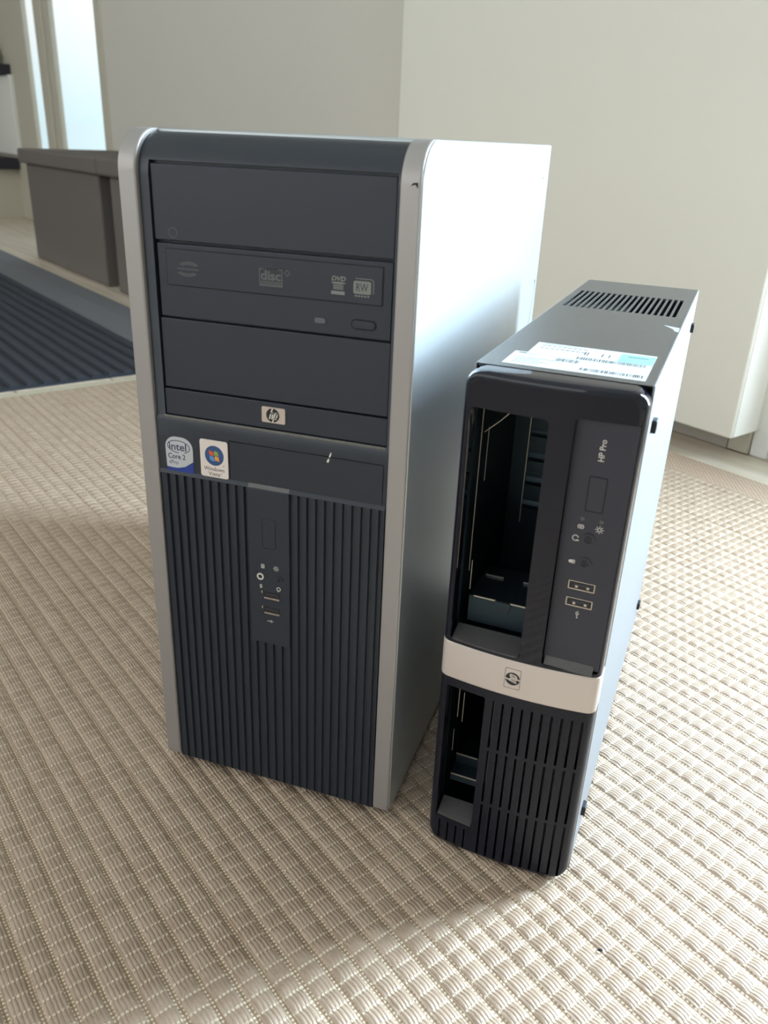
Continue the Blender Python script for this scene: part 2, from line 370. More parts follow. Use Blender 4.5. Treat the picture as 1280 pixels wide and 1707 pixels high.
MB(1).box(0.29, 0.63, WB + 0.050, WB + 0.055, 0.25, 1.19).build('pane', M_glass, d1)
# skirting
struct('baseboard_far', MB(1).box(-2.905, -0.186, WB - 0.012, WB, FZ, 0.045), mat('grey_skirting', srgb(176, 168, 158), .6, bump=.05), bevel=0.002)
struct('trim_1', MB(1).box(-0.184, -0.149, WB - 0.012, WB, FZ + 0.002, 0.040), M_frame, bevel=0.001)

# cream wall panel (shallow cabinet hung just above the floor)
cp = thing('wall_cabinet', 'large plain cream flat fronted cabinet hung just above the floor, behind the slim computer', 'cabinet', (0, 0, 0), ROOM_ROT)
MB(1).box(-1.015, -0.139, 0.999, WB, 0.040, 2.05).build('cabinet_body', M_panel, cp, bevel=0.003)
o = MB(1).box(-0.139, -0.1375, 1.004, 1.070, 0.042, 2.045).build('side_panel', M_white, cp, bevel=0.0005)  # cabinet end face, whitened to carry the window light falling on it
o['label'] = 'rounded end strip coloured white for the window light on it'

# ------------------------------------------------------------------ rug: every woven block is modelled
def make_rug():
    A0, A1, B0, B1 = -1.060, 1.30, -1.30, 0.972
    a_d = np.arange(A0, 0.80, 0.01107 / 6); b_d = np.arange(-0.36, B1, 0.01585 / 8)
    a = np.concatenate([a_d, np.linspace(a_d[-1] + 0.004, A1, 30)]); b = np.concatenate([np.linspace(B0, -0.364, 40), b_d, [B1]])
    AA, BB = np.meshgrid(a, b, indexing='ij')
    p = np.mod(AA / 0.01107, 1); q = np.mod(BB / 0.01585, 1)
    rng = np.random.default_rng(3)
    ci = np.floor(AA / 0.01107).astype(int) % 97; cj = np.floor(BB / 0.01585).astype(int) % 89
    jit = rng.normal(0, 0.00018, (97, 89))[ci, cj]
    dome = 1 - np.abs(2 * p - 1) ** 2.6
    qq = np.clip((q - 0.16) / 0.84, 0, 1); side = np.where(q < 0.16, 0, 1 - np.abs(2 * qq - 1) ** 6)
    h = -0.0022 + 0.0020 * side * (0.20 + 0.80 * dome) + jit * side * dome
    h = np.where(BB > 0.905, -0.0010, h)
    h = np.where((AA > 0.80) | (BB < -0.36), -0.0006, h)
    h = np.where(AA < -1.037, -0.0012, h)
    na, nb = AA.shape
    co = np.stack([AA, BB, h], -1).reshape(-1, 3)
    idx = np.arange(na * nb).reshape(na, nb)
    Q = np.stack([idx[:-1, :-1], idx[1:, :-1], idx[1:, 1:], idx[:-1, 1:]], -1).reshape(-1, 4)
    # edge skirt down to the floor
    bd = np.concatenate([idx[:, 0], idx[-1, 1:], idx[-2::-1, -1], idx[0, -2:0:-1]])
    low = co[bd].copy(); low[:, 2] = FZ + 0.0002
    n0 = len(co); co = np.concatenate([co, low]); k = np.arange(len(bd)); k2 = (k + 1) % len(bd)
    S = np.stack([bd[k], n0 + k, n0 + k2, bd[k2]], -1); Q = np.concatenate([Q, S])
    me = bpy.data.meshes.new('rug')
    me.vertices.add(len(co)); me.vertices.foreach_set('co', co.astype(np.float32).ravel())
    me.loops.add(Q.size); me.loops.foreach_set('vertex_index', Q.astype(np.int32).ravel())
    me.polygons.add(len(Q)); me.polygons.foreach_set('loop_start', np.arange(0, Q.size, 4, dtype=np.int32))
    me.polygons.foreach_set('use_smooth', np.ones(len(Q), dtype=bool))
    me.update(calc_edges=True); me.materials.append(M_rug)
    o = bpy.data.objects.new('woven_rug', me); COL.objects.link(o); room(o)
    tag(o, 'beige flat woven rug with a raised block weave under both computers', 'rug')
make_rug()

# dark ribbed mat
dm = thing('door_mat', 'dark blue ribbed mat with a paler blue-grey border left of the big tower', 'mat', (0, 0, 0), ROOM_ROT)
mm = MB(1); mm.box(-4.2, -1.09, -1.2, 0.497, FZ, FZ + 0.003)
y = -1.19
rb = 0.031
while y < 0.49:
    mm.prism([(y, FZ + 0.003), (y + rb * .60, FZ + 0.003), (y + rb * .52, FZ + 0.0095), (y + rb * .08, FZ + 0.0095)], -4.19, -1.095, axis='x'); y += rb
mm.build('ribbed_pile', mat('dark_blue_mat_pile', srgb(52, 56, 66), .85, bump=0.8, bscale=700), dm)
bb = MB(1); bb.box(-4.2, -1.09, 0.497, 0.655, FZ, FZ + 0.0045)
for i in range(6): bb.box(-4.19, -1.095, 0.515 + i * 0.014, 0.519 + i * 0.014, FZ + 0.0045, FZ + 0.0055)
bb.build('border', M_mat, dm)

# grey storage boxes along the far wall
def storage_box(x0, x1, label, g0=.022, g1=.022):
    t = thing('storage_box', label, 'box', (0, 0, 0), ROOM_ROT, 'grey lidded storage boxes by the wall')
    MB(1).box(x0 + g0, x1 - g1, 0.728, 1.055, FZ, 0.318).build('body', M_box, t, bevel=0.006)
    l = MB(1).box(x0, x1, 0.712, 1.068, 0.318, 0.366); l.build('lid', M_box, t, bevel=0.008, seg=3)
    return t
storage_box(-2.835, -2.052, 'grey fabric storage box with a lid, the fully visible left one of two', .035, .035)
storage_box(-2.048, -1.265, 'grey fabric lidded box mostly hidden behind the big tower', .055, .035)

# things at the very left, in front of the wall
sh = thing('wall_shelf', 'low dark shelf board on the wall at the far left edge', 'shelf', (0, 0, 0), ROOM_ROT)
MB(1).box(-5.4, -4.20, 0.90, WB, 0.232, 0.285).build('board', M_boxdark, sh, bevel=0.004)
MB(1).box(-5.35, -5.30, 0.92, WB, FZ, 0.232).build('bracket', M_frame, sh)
MB(1).box(-4.30, -4.25, 0.92, WB, FZ, 0.232).build('bracket', M_frame, sh)
gj = thing('glass_jar', 'grey green glass jar on the floor under the dark shelf', 'jar', (0, 0, 0), ROOM_ROT)
g = MB(1)
prof = [(0.11, FZ), (0.145, 0.02), (0.15, 0.12), (0.12, 0.18), (0.09, 0.205)]
g.loft([[(-4.62 + r * math.cos(2 * PI * k / 28), 0.98 - 0.04 + 0.6 * r * math.sin(2 * PI * k / 28), z) for k in range(28)] for r, z in prof])
g.build('jar_body', mat('grey_green_glass', srgb(128, 132, 118), 0.15, spec=.8, vary=.3, vscale=12), gj, smooth=True)
sb_ = thing('wall_board', 'white board hanging above the dark shelf at the left edge', 'board', (0, 0, 0), ROOM_ROT)
MB(1).box(-5.3, -4.12, WB - 0.02, WB, 0.30, 0.655).build('panel', M_white, sb_, bevel=0.003)
r_ = MB(1).box(-5.3, -4.15, WB - 0.05, WB, 0.655, 0.70); tag(room(r_.build('wall_ledge', M_boxdark, bevel=0.003)), 'thin black ledge above the white board at the left edge', 'ledge')
bt = MB(1); bt.loft([[(-4.30 + r * math.cos(2 * PI * k / 16), 1.04 + 0.4 * r * math.sin(2 * PI * k / 16), z) for k in range(16)] for r, z in [(0.04, 0.70), (0.075, 0.72), (0.07, 0.76), (0.04, 0.79)]])
tag(room(bt.build('small_bowl', M_white, smooth=True)), 'small white bowl on the thin black ledge', 'bowl')
bt = MB(1).box(-4.60, -4.33, WB - 0.04, WB, 0.80, 0.90); tag(room(bt.build('picture_block', mat('brown_paint', srgb(110, 84, 74), .7, vary=.3), bevel=0.004)), 'dark brown block on the wall below the red poster', 'picture')
po = thing('poster', 'red and blue poster on the wall at the upper left corner', 'poster', (0, 0, 0), ROOM_ROT)
MB(1).box(-4.75, -4.26, WB - 0.014, WB - 0.002, 0.93, 1.3).build('sheet', mat('red_poster', srgb(214, 84, 92), .6, vary=.3, vscale=9), po)
MB(1).box(-4.75, -4.25, WB - 0.014, WB, 0.905, 0.97).build('lower_strip', mat('blue_poster', srgb(120, 150, 170), .6, vary=.2), po)

# ------------------------------------------------------------------ BIG TOWER (local millimetres: x right, y back, z up)
T = thing('tower_computer', 'large silver and dark blue tower computer with ribbed lower front and two stickers', 'computer')
TW, TD, TH = 180.4, 438.0, 448.0
# chassis
MB().box(1.0, TW - 0.7, 26, TD, 7, TH).build('chassis', M_silver, T, bevel=1.2)
# right side panel, with pull slot
def rail_profile(y0, r, zt, zb, yb, n=12, rb=4):
    P = [(yb, zb), (y0 + rb, zb), (y0 + rb * .3, zb + rb * .3), (y0, zb + rb)]
    for k in range(n + 1):
        a = PI - (PI / 2) * k / n; P.append((y0 + r + r * math.cos(a), zt - r + r * math.sin(a)))
    P.append((yb, zt)); return P
P = rail_profile(1.3, 22.5, TH - 0.6, 8.5, TD - 2, rb=5)
sp = MB().prism(P, TW - 0.6, TW + 0.25, axis='x').build('side_panel', M_silver, T)
cut = MB()
slot = rr(399, 281, 430, 325, 8); slot = [(a - (325 - b) * 0.35, b) for a, b in slot]
cut.prism(slot, TW - 0.5, TW + 3, axis='x')
cut.prism([(39, 420.0), (39, 419.4), (406, 419.0), (406, 415.5), (406.8, 415.5), (406.8, 420.0)], TW - 0.3, TW + 3, axis='x')
boolean(sp, cut.build('c', M_silver)); 
MB().prism([(a * 0.94 + 24, b * 0.93 + 21) for a, b in slot], TW - 0.55, TW + 0.15, axis='x').build('side_handle', M_silver, T)
# front trims: silver rails with a curved top
for x0, x1 in ((0, 11.6), (168.4, TW)):
    MB().prism(rail_profile(0.0, 23, TH, 6.5, 30, rb=5), x0, min(x1, TW - 0.6), axis='x').build('side_trim', M_trim, T, bevel=1.1, seg=3)
MB().prism([(174.2, 425.8), (176.6, 426.6), (178.2, 424.6), (177.9, 427.6), (175.4, 427.3)], -0.12, 0.1).build('scuff_mark', M_seam, T)
# dark front bezel
P = [(30, 7), (2.0, 7), (0.4, 9), (0.2, 243.2), (1.8, 245.4), (1.8, 279.8), (3.0, 282.4), (3.0, 423)]
for k in range(1, 13):
    a = PI - (PI / 2) * k / 12; P.append((3.0 + 23 + 23 * math.cos(a), 446.2 - 23.2 + 23.2 * math.sin(a)))
P.append((30, 446.2))
bz = MB().prism(P, 12.2, 167.8, axis='x').build('front_bezel', M_plastic2, T)
cut = MB()
cut.box(18.2, 166.4, -5, 8.0, 282.2, 431.4)                     # drive bays
grooves = [13.3] + [19.3 + 6.17 * k for k in range(9)] + [74.6] + [106.2] + [112.05 + 6.0 * k for k in range(9)] + [165.6]
def groove(x, z1):
    w_ = 1.55
    cut.prism([(x - w_, -2), (x - w_, 0.4), (x - w_ * .62, 2.0), (x + w_ * .62, 2.0), (x + w_, 0.4), (x + w_, -2)], 4.0, z1, axis='z')
for g_ in grooves: groove(g_, 243.0)
for g_ in (80.8, 87.1, 93.4, 99.8): groove(g_, 128.9)
cut.box(63.0, 63.5, -3, 3.2, 245.9, 271.6); cut.box(165.2, 165.7, -3, 3.2, 245.9, 271.6); cut.box(63.0, 165.7, -3, 3.2, 271.2, 271.7)
boolean(bz, cut.build('c', M_plastic), angle=28)
# bay covers
def cover(name, x0, x1, z0, z1, y=4.2, m=M_plastic, bev=0.5): return MB().box(x0, x1, y, 9.0, z0, z1).build(name, m, T, bevel=bev)
cover('bay_cover', 18.9, 165.9, 388.6, 429.6)
drv = cover('optical_drive', 20.2, 165.7, 344.8, 387.0, y=3.7)
cover('bay_cover', 18.9, 165.9, 300.6, 343.6)
cover('badge_strip', 18.6, 166.1, 282.8, 299.6, y=3.6)
MB().box(17.6, 166.2, 2.0, 3.4, 281.0, 282.6).build('ridge_line', mat('ridge_highlight_plastic', srgb(104, 102, 98), .5, vary=.3, vscale=400), T, bevel=0.3)  # lighter grey paints the light caught by this upward slope
# smudge on the top bay
cd = MB().ring([(a, b) for a, b in circ(31, 393.0, 3.0, 20)], circ(31, 393.0, 2.4, 20), 4.12, 4.25); cd.build('round_mark', mat('faint_mark', srgb(66, 68, 76), .4, vary=.1), T)
# tray front of the optical drive and its printed logos
tf = MB(); tf.box(26.2, 160.0, 3.1, 4.0, 363.7, 384.0)
tray = tf.build('tray_front', M_plastic, drv, bevel=0.25)
MB().box(25.7, 160.7, 3.55, 3.75, 363.2, 384.4).build('tray_gap', M_seam, drv)
lg = MB(); Y0, Y1 = 3.0, 3.15
for k, (rx, rz) in enumerate(((6.4, 2.6), (5.6, 1.9), (4.6, 1.2))):       # disc mark: two stacks of arcs
    lg.stroke(circ(41.0, 374.9, rx, 10, 20, 160, rz), 0.42, Y0, Y1); lg.stroke(circ(39.6, 372.0, rx, 10, 200, 340, rz), 0.42, Y0, Y1)
for k in range(9): lg.box(33.4 + k * 1.6, 34.5 + k * 1.6, Y0, Y1, 373.1, 373.8)
lg.build('disc_logo', M_printdim, tray)
lg = MB()
lg.ring(rr(86.2, 368.3, 100.6, 378.0, 0.6), rr(86.7, 368.8, 100.1, 377.5, 0.5), Y0, Y1)
lg.text('disc', 87.2, 371.6, 12.5, 5.4, Y0, Y1, off=0.03)
for k in range(5): lg.box(87.0, 100.0, Y0, Y1, 368.9 + k * .5, 369.15 + k * .5)
lg.box(88.6, 98.6, Y0, Y1, 377.3, 377.9)
lg.stroke([(103.6, 378.2), (105.2, 376.5), (103.6, 374.8), (102.0, 376.5), (103.6, 378.2)], 0.4, Y0, Y1)
lg.build('compact_disc_logo', M_printdim, tray)
lg = MB(); lg.text('DVD', 130.2, 374.9, 8.6, 2.6, Y0, Y1, shear=0.25, off=0.03)
lg.prism(circ(134.4, 373.9, 4.3, 20, rz=0.55), Y0, Y1)
for i in range(4): lg.box(131.3, 137.4, Y0, Y1, 370.4 + i * .72, 370.8 + i * .72)
lg.box(130.2, 138.2, Y0, Y1, 367.6, 369.5); lg.build('dvd_logo', M_print, tray)
lg = MB(); lg.prism(rr(143.3, 369.0, 153.6, 376.0, 1.1), Y0, Y1)
lg.stroke([(144.5, 377.2), (153.8, 377.2), (155.0, 376.2), (155.0, 369.6)], 0.35, Y0, Y1)
for k in range(5): lg.box(144.3 + k * 1.8, 145.5 + k * 1.8, Y0, Y1, 367.5, 368.3)
lg.m(1).text('RW', 145.0, 370.5, 6.9, 4.2, Y0 - 0.06, Y0 + .05); lg.build('rewritable_logo', [M_print, M_plastic], tray)
MB().prism(circ(127.3, 360.2, 0.55, 12), 3.55, 3.8).build('eject_hole', M_black, drv)
MB().prism(rr(120.1, 350.6, 127.0, 353.6, 1.4), 3.1, 4.0).build('activity_light', mat('smoky_lens', srgb(92, 92, 104), .3, vary=.05), drv, bevel=.2)
MB().ring(rr(142.2, 349.2, 157.4, 355.2, 2.9), rr(142.9, 349.9, 156.7, 354.5, 2.2), 3.55, 3.8).build('button_gap', M_seam, drv)
MB().prism(rr(143.0, 350.0, 156.6, 354.4, 2.15), 3.0, 4.2).build('eject_button', M_plastic, drv, bevel=.3)

# metal logo badge: circle with slanted h and p
def hp_logo(mb, cx, cz, r, y0, y1, rot=False, fn=None):
    def tr(P):
        if rot: return [(cx - b * r, cz + a * r) for a, b in P]
        return [(cx + a * r, cz + b * r) for a, b in P]
    w_ = 0.20 * r
    mb.stroke(tr([(-0.50, -0.52), (-0.02, 1.03)]), w_, y0, y1, fn)
    mb.stroke(tr([(-0.30, 0.30), (0.00, 0.33), (0.06, 0.20), (-0.14, -0.52)]), w_, y0, y1, fn)
    mb.stroke(tr([(-0.04, -1.03), (0.38, 0.33)]), w_, y0, y1, fn)
    mb.stroke(tr([(0.38, 0.33), (0.64, 0.33), (0.70, 0.20), (0.54, -0.38), (0.44, -0.50), (0.14, -0.50)]), w_, y0, y1, fn)
bd = MB(); bd.prism(rr(86.0, 287.2, 101.5, 297.0, 0.9), 2.7, 3.8)
bd.m(1).prism(circ(93.4, 292.1, 4.35, 32), 2.6, 2.8); bd.m(2); hp_logo(bd, 93.4, 292.1, 4.35, 2.5, 2.65)
bd.build('logo_badge', [M_badge, M_black, M_cream], T, bevel=0)
# processor sticker
s1 = MB(); yb = 1.55
out = [(17.6, 247.6)] + [(19.5 + 3.0 * i, 247.6 - 0.5 * math.sin(i / 5 * PI)) for i in range(1, 2)] + [(26, 247.5), (31, 248.9), (37.0, 253.0), (37.2, 261.0)] + circ(29.2, 261.2, 8.0, 8, 8, 88, rz=7.5)[1:] + circ(24.8, 261.2, 7.6, 8, 92, 175, rz=7.5) + [(17.2, 260.5)]
s1.prism(out, yb, 1.9)
s1.m(1).prism([(17.8, 244.8), (37.2, 244.8), (37.1, 252.7), (31.2, 248.6), (26, 247.2), (19.5, 247.2), (17.6, 247.4)], yb, 1.9)
oval = circ(26.9, 262.1, 8.1, 30, -60, 268, rz=4.1)
s1.m(2).stroke([(x, z + (x - 27) * -0.03) for x, z in oval], 0.45, yb - .08, yb + .05)
s1.text('intel', 19.9, 259.6, 12.6, 5.0, yb - .08, yb + .05, off=0.01)
s1.text('Core 2', 18.9, 253.6, 12.6, 3.5, yb - .08, yb + .05, off=0.01); s1.m(3).text('vPro', 19.2, 249.7, 6.8, 2.9, yb - .08, yb + .05)
s1.m(4).text('inside', 29.5, 245.5, 6.6, 1.3, yb - .08, yb + .05) if False else None
s1.build('processor_sticker', [M_stk, M_stkblue, M_stkdeep, mat('faded_blue_ink', srgb(96, 100, 124), .5, vary=.05)], T)
bpy.data.objects['processor_sticker']['label'] = 'silver rounded sticker with a blue foot'
# operating system sticker
s2 = MB(); s2.prism(rr(42.5, 245.2, 62.2, 270.3, 1.6), yb, 1.95)
s2.m(1).prism(circ(52.6, 260.0, 6.7, 36), yb - .06, yb + .05)
def flag(x0, z0, i, m_):
    def w(u, v): return (x0 + u + v * -0.12, z0 + v + 0.35 * math.sin(u * 1.5 + 1.0))
    a, b = (i % 2) * 3.5, (i // 2) * 3.4
    top = [w(a + 3.0 * k / 6, b + 2.9) for k in range(7)]; bot = [w(a + 3.0 * k / 6, b) for k in range(7)]
    s2.m(m_).prism(bot + top[::-1], yb - .12, yb)
flag(49.6, 256.6, 2, 2); flag(49.6, 256.6, 3, 3); flag(49.6, 256.6, 0, 4); flag(49.6, 256.6, 1, 5)
s2.m(6).text('Windows', 44.8, 249.6, 14.6, 2.6, yb - .06, yb + .05); s2.text('Vista', 48.0, 246.3, 8.2, 2.5, yb - .06, yb + .05)
s2.prism(circ(59.0, 253.8, .35, 10), yb - .06, yb + .05); s2.prism(circ(57.2, 248.2, .35, 10), yb - .06, yb + .05)
s2.build('system_sticker', [M_stkwhite, M_orb, M_red, M_green, M_blue, M_yellow, mat('grey_ink', srgb(70, 66, 68), .5, vary=.05)], T)
bpy.data.objects['system_sticker']['label'] = 'white rectangular sticker with a four colour flag in a blue circle'
fm = MB(); fm.prism([(130.6, 271.2), (131.1, 273.0), (131.9, 274.6), (132.2, 274.2), (131.9, 272.4), (131.3, 271.2)], 1.7, 1.85)
fm.prism([(129.2, 267.8), (129.6, 269.4), (130.6, 270.6), (131.0, 269.4), (130.4, 267.8)], 1.7, 1.85); fm.build('paint_fleck', mat('white_fleck', srgb(225, 222, 216), .6, vary=.05), T)

# centre control panel
cp_ = MB().box(75.9, 104.8, -0.35, 2.5, 129.4, 243.4).build('control_panel', M_plastic, T, bevel=0.5)
MB().prism([(-0.3, 242.6), (1.7, 245.7), (2.4, 245.7), (2.4, 242.6)], 76.2, 104.6, axis='x').build('top_ledge', mat('ledge_highlight_plastic', srgb(92, 90, 88), .45, vary=.15, vscale=300), cp_)  # paler than the panel: light on the slanted top put into its colour
MB().ring(rr(85.9, 202.3, 95.6, 223.4, 1.3), rr(86.35, 202.75, 95.15, 222.95, 1.0), -0.42, -0.3).build('button_gap', M_seam, cp_)
MB().prism(rr(86.4, 202.8, 95.1, 222.9, 1.0), -0.55, 0.2).build('power_button', M_plastic, cp_, bevel=.25)
ic = MB(); y0, y1 = -0.42, -0.3
def icon(name, fn):
    m_ = MB(); fn(m_); m_.build(name, M_cream, cp_)
ic.ring(rr(84.6, 187.2, 87.0, 190.2, .5), rr(84.95, 187.55, 86.65, 189.85, .3), y0, y1).box(85.2, 86.4, y0, y1, 187.9, 188.5).box(85.2, 86.4, y0, y1, 188.9, 189.4)
def sun(mb, cx, cz, y0, y1, k=1.0, fn=None):
    mb.ring(circ(cx, cz, 1.05 * k, 16), circ(cx, cz, .7 * k, 16), y0, y1, fn)
    for i in range(8):
        a = i * PI / 4; mb.stroke([(cx + 1.35 * k * math.cos(a), cz + 1.35 * k * math.sin(a)), (cx + 2.0 * k * math.cos(a), cz + 2.0 * k * math.sin(a))], .33 * k, y0, y1, fn)
ic.build('drive_icon', M_cream, cp_)
icon('power_icon', lambda m_: sun(m_, 95.4, 188.6, y0, y1))
icon('microphone_icon', lambda m_: m_.prism(circ(84.2, 173.4, .9, 14, rz=1.5), y0, y1).box(83.2, 85.2, y0, y1, 173.0, 173.9))
icon('headphone_icon', lambda m_: m_.ring(circ(97.0, 173.6, 1.55, 16), circ(97.0, 173.6, 1.0, 16), y0, y1).box(96.2, 97.0, y0, y1, 171.6, 172.9))
def usb_icon(mb, x0, z0, y0, y1, k=1.0, vert=False, fn=None):
    Q = (lambda a, b: (x0 - b * k, z0 + a * k)) if vert else (lambda a, b: (x0 + a * k, z0 + b * k))
    mb.stroke([Q(-2.2, 0), Q(2.4, 0)], .35 * k, y0, y1, fn); mb.stroke([Q(-1.0, 0), Q(0, .9), Q(1.2, .9)], .3 * k, y0, y1, fn); mb.stroke([Q(-.4, 0), Q(.4, -.9), Q(1.4, -.9)], .3 * k, y0, y1, fn)
    mb.prism(circ(*Q(-2.3, 0), .55 * k, 10), y0, y1, fn); mb.prism(circ(*Q(1.3, .9), .4 * k, 8), y0, y1, fn); mb.prism([Q(2.2, .4), Q(2.2, -.4), Q(3.0, 0)], y0, y1, fn)
icon('usb_icon', lambda m_: usb_icon(m_, 90.6, 147.4, y0, y1, .8))
def jack(x, z, y, r, ringmat, parent):
    j = MB(); j.ring(circ(x, z, r, 28), circ(x, z, r * .58, 28), y - .5, y + .2); j.m(1).prism(circ(x, z, r * .6, 24), y - .06, y + .1); j.m(2).ring(circ(x, z, r * .42, 18), circ(x, z, r * .3, 18), y - .2, y + .0)
    return j.build('audio_jack', [ringmat, M_black, M_matte], parent, smooth=True)
jack(84.0, 180.8, -0.35, 2.5, M_cream, cp_); jack(97.6, 180.8, -0.35, 2.6, M_matte, cp_)
def tower_usb(z):
    u = MB(); u.box(85.8, 98.0, -0.45, 0.4, z - 2.4, z + 2.8)
    u.m(1).box(86.4, 97.5, -0.75, 0.0, z - 2.5, z - 1.3); u.box(84.6, 85.4, -0.7, 0, z + 1.2, z + 3.2)
    u.m(2).box(87.5, 96.5, -0.6, -0.3, z + 0.4, z + 1.8)
    return u.build('usb_port', [M_black, M_port, M_matte], cp_)
tower_usb(167.2); tower_usb(155.6)
for x in (14, 152):
    for y in (40, 400): MB().prism(rr(x, y, x + 16, y + 20, 4), 0.0, 7.2, axis='z').build('foot', M_rubber, T)

# ------------------------------------------------------------------ SLIM COMPUTER (local millimetres)
S = thing('slim_computer', 'slim glossy black computer with open drive bay and champagne band across its front', 'computer', (0.21033, -0.00238, 0), -0.0707974)
SW, SD, SH = 98.0, 370.5, 337.0
def bulge(x): return 4.6 * (1 - ((x - SW / 2) / (SW / 2)) ** 2)
def bf(p): return (p[0], p[1] - bulge(min(max(p[0], 0), SW)), p[2])
# sheet metal shell, open at the front
sh_ = MB(); V0 = 14.2
tpm = MB()                                                       # flat lid with 19 long slots: plate outline plus strips between the slots
xs = [2.6] + [v for k in range(19) for v in (7.2 + k * 4.46, 7.2 + k * 4.46 + 2.9)] + [SW - 1.2]
V_ = {}
for i, x in enumerate(xs):
    for j, y in enumerate((V0, 222.0, 303.0, SD)):
        for k, z in enumerate((SH - 1.4, SH)): V_[i, j, k] = tpm.bm.verts.new((x, y, z))
for i in range(len(xs) - 1):
    for j in range(3):
        hole = j == 1 and i % 2 == 1
        if not hole:
            for k in (0, 1): tpm._f([V_[i, j, k], V_[i + 1, j, k], V_[i + 1, j + 1, k], V_[i, j + 1, k]])
        else:
            for (p, q) in (((i, 1), (i + 1, 1)), ((i, 2), (i + 1, 2)), ((i, 1), (i, 2)), ((i + 1, 1), (i + 1, 2))):
                tpm._f([V_[p[0], p[1], 0], V_[q[0], q[1], 0], V_[q[0], q[1], 1], V_[p[0], p[1], 1]])
tpm.build('top_panel', M_steel, S)
MB().box(SW - 1.3, SW, V0, SD, 2, SH + 0.2).build('side_panel', M_side, S, bevel=0.35)
MB().box(1.6, 2.6, V0, SD, 2, SH - 0.2).build('side_panel', M_side, S, bevel=0.3)
MB().box(2.6, SW - 1.3, V0, SD, 2, 3.2).build('bottom_panel', M_side, S)
MB().box(2.6, SW - 1.3, SD - 1.2, SD, 3.2, SH - 1.4).build('rear_panel', M_side, S)
cg = MB()
# drive cage
cg.box(3.6, 4.6, 16, 210, 150, 330); cg.box(4.6, 52, 118, 119, 161, 329, 1)                   # far wall of the bay
cg.box(52, 53, 16, 300, 3.2, 330); cg.box(4.6, 52, 300, 301, 120, 330)
cg.box(4.6, 52, 16, 300, 329, 330)
for z in (214, 232, 250, 268, 286): cg.prism([(118, z - 3.2), (117.3, z - 1.4), (117.0, z), (117.3, z + 1.4), (118, z + 3.2)], 16, 51, axis='x')
cg.box(4.6, 52, 22, 118, 160, 161)                                                              # shelf at the bottom
cg.box(4.6, 36, 16, 300, 10, 11); cg.box(4.6, 52, 16, 200, 150, 151)
cg.box(3.6, 4.6, 16, 210, 8, 150)
cg.box(52, 96, 16, 17, 8, 330)
cage = cg.build('drive_cage', M_inner, S, bevel=0)
def edge(*b_): MB().box(*b_).build('sheet_edge', M_edge, cage)
edge(15.2, 15.9, 116, 117.8, 200, 330)                                                        # bright vertical sheet edge
edge(7.2, 7.6, 20, 21, 205, 316); edge(8.8, 9.1, 30, 31, 262, 296)
MB().stroke([(8, 294.5), (17, 303), (27, 314)], .35, 24, 24.6).build('sheet_edge', M_edge, cage)
edge(13.0, 27.0, 16.0, 16.9, 190.0, 190.8); edge(36.0, 47.8, 16.0, 16.9, 190.0, 190.8)
edge(12, 24.0, 46, 47, 190.2, 191.0); edge(37.0, 48.0, 46, 47, 190.2, 191.0)
edge(9.6, 10.0, 17, 18, 194, 214)
lb = MB(); lb.box(10, 48, 17, 60, 189.0, 190.0); lb.box(26.5, 36.5, 15.0, 58, 186, 190.5); lb.box(10, 48, 16.5, 17.2, 172, 189.4)
lb.build('bay_bracket', M_inner, cage)
lb = MB(); lb.box(8.5, 33, 17, 17.8, 41, 47); lb.box(8.5, 33, 17, 60, 46.4, 47.2); lb.box(8.5, 33, 28, 28.8, 47.2, 56); lb.build('bay_bracket', M_inner, cage)
edge(8.8, 33, 16.3, 16.9, 46.4, 47.3); edge(8.8, 24, 27.2, 27.9, 55.3, 56.2); edge(9.4, 9.8, 17, 18, 95, 126); edge(11.6, 12.0, 22, 23, 88, 112); edge(8.0, 8.3, 17, 18, 66, 84)

# glossy bezel: lofted, bowed front, rounded corners
def ring(z):
    d = min(z - 1.5, SH - 0.3 - z); rc = 9.0; rv = 3.0
    iu = rc - math.sqrt(max(0, rc * rc - (rc - d) ** 2)) if d < rc else 0
    iv = rv - math.sqrt(max(0, rv * rv - (rv - d) ** 2)) if d < rv else 0
    x0, x1 = iu + 0.1, SW - 0.3 - iu; r = 5.0
    P = [(x1, 14.0), (x1, r + iv)]
    for k in range(1, 7):
        a = (PI / 2) * k / 6; P.append((x1 - r + r * math.cos(a), r + iv - r * math.sin(a)))
    n = 30
    for k in range(1, n): P.append((x1 - r - (x1 - x0 - 2 * r) * k / n, iv))
    for k in range(0, 7):
        a = PI / 2 + (PI / 2) * k / 6; P.append((x0 + r + r * math.cos(a), r + iv - r * math.sin(a)))
    P.append((x0, 14.0))
    out = []
    for a, b in P:
        fade = min(1, max(0, (14 - b) / 9))
        out.append((a, b - bulge(a) * fade, z))
    return out
zs = [1.5, 1.8, 2.6, 4.0, 5.6, 7.6, 9.6, 11.5] + list(np.linspace(22, 316, 22)) + [326.5, 328.5, 330.5, 332.5, 334.3, 335.6, 336.3, SH - 0.3]
bz2 = MB().loft([ring(float(z)) for z in zs]).build('front_bezel', M_gloss, S)
cut = MB()
cut.prism(rr(5.2, 166.5, 49.3, 316.5, 3.0), -20, 30)            # upper drive opening
cut.prism(rr(62.6, 167.0, 96.0, 319.5, 2.0), -20, 0.6)          # control recess
cut.prism(rr(5.8, 24.5, 31.6, 132.6, 1.5), -20, 30)             # lower opening
boolean(bz2, cut.build('c', M_gloss), angle=30)
cut = MB(); cut.box(-3, 101, -20, 9, 138.6, 165.0)              # seat of the band
for k in range(10):
    x = 37.2 + 6.08 * k
    for za, zb in ((95.5, 131.8), (50.5, 93.0), (4.5, 48.0)): cut.box(x - 0.75, x + 0.75, -12, 2.5, za, zb)
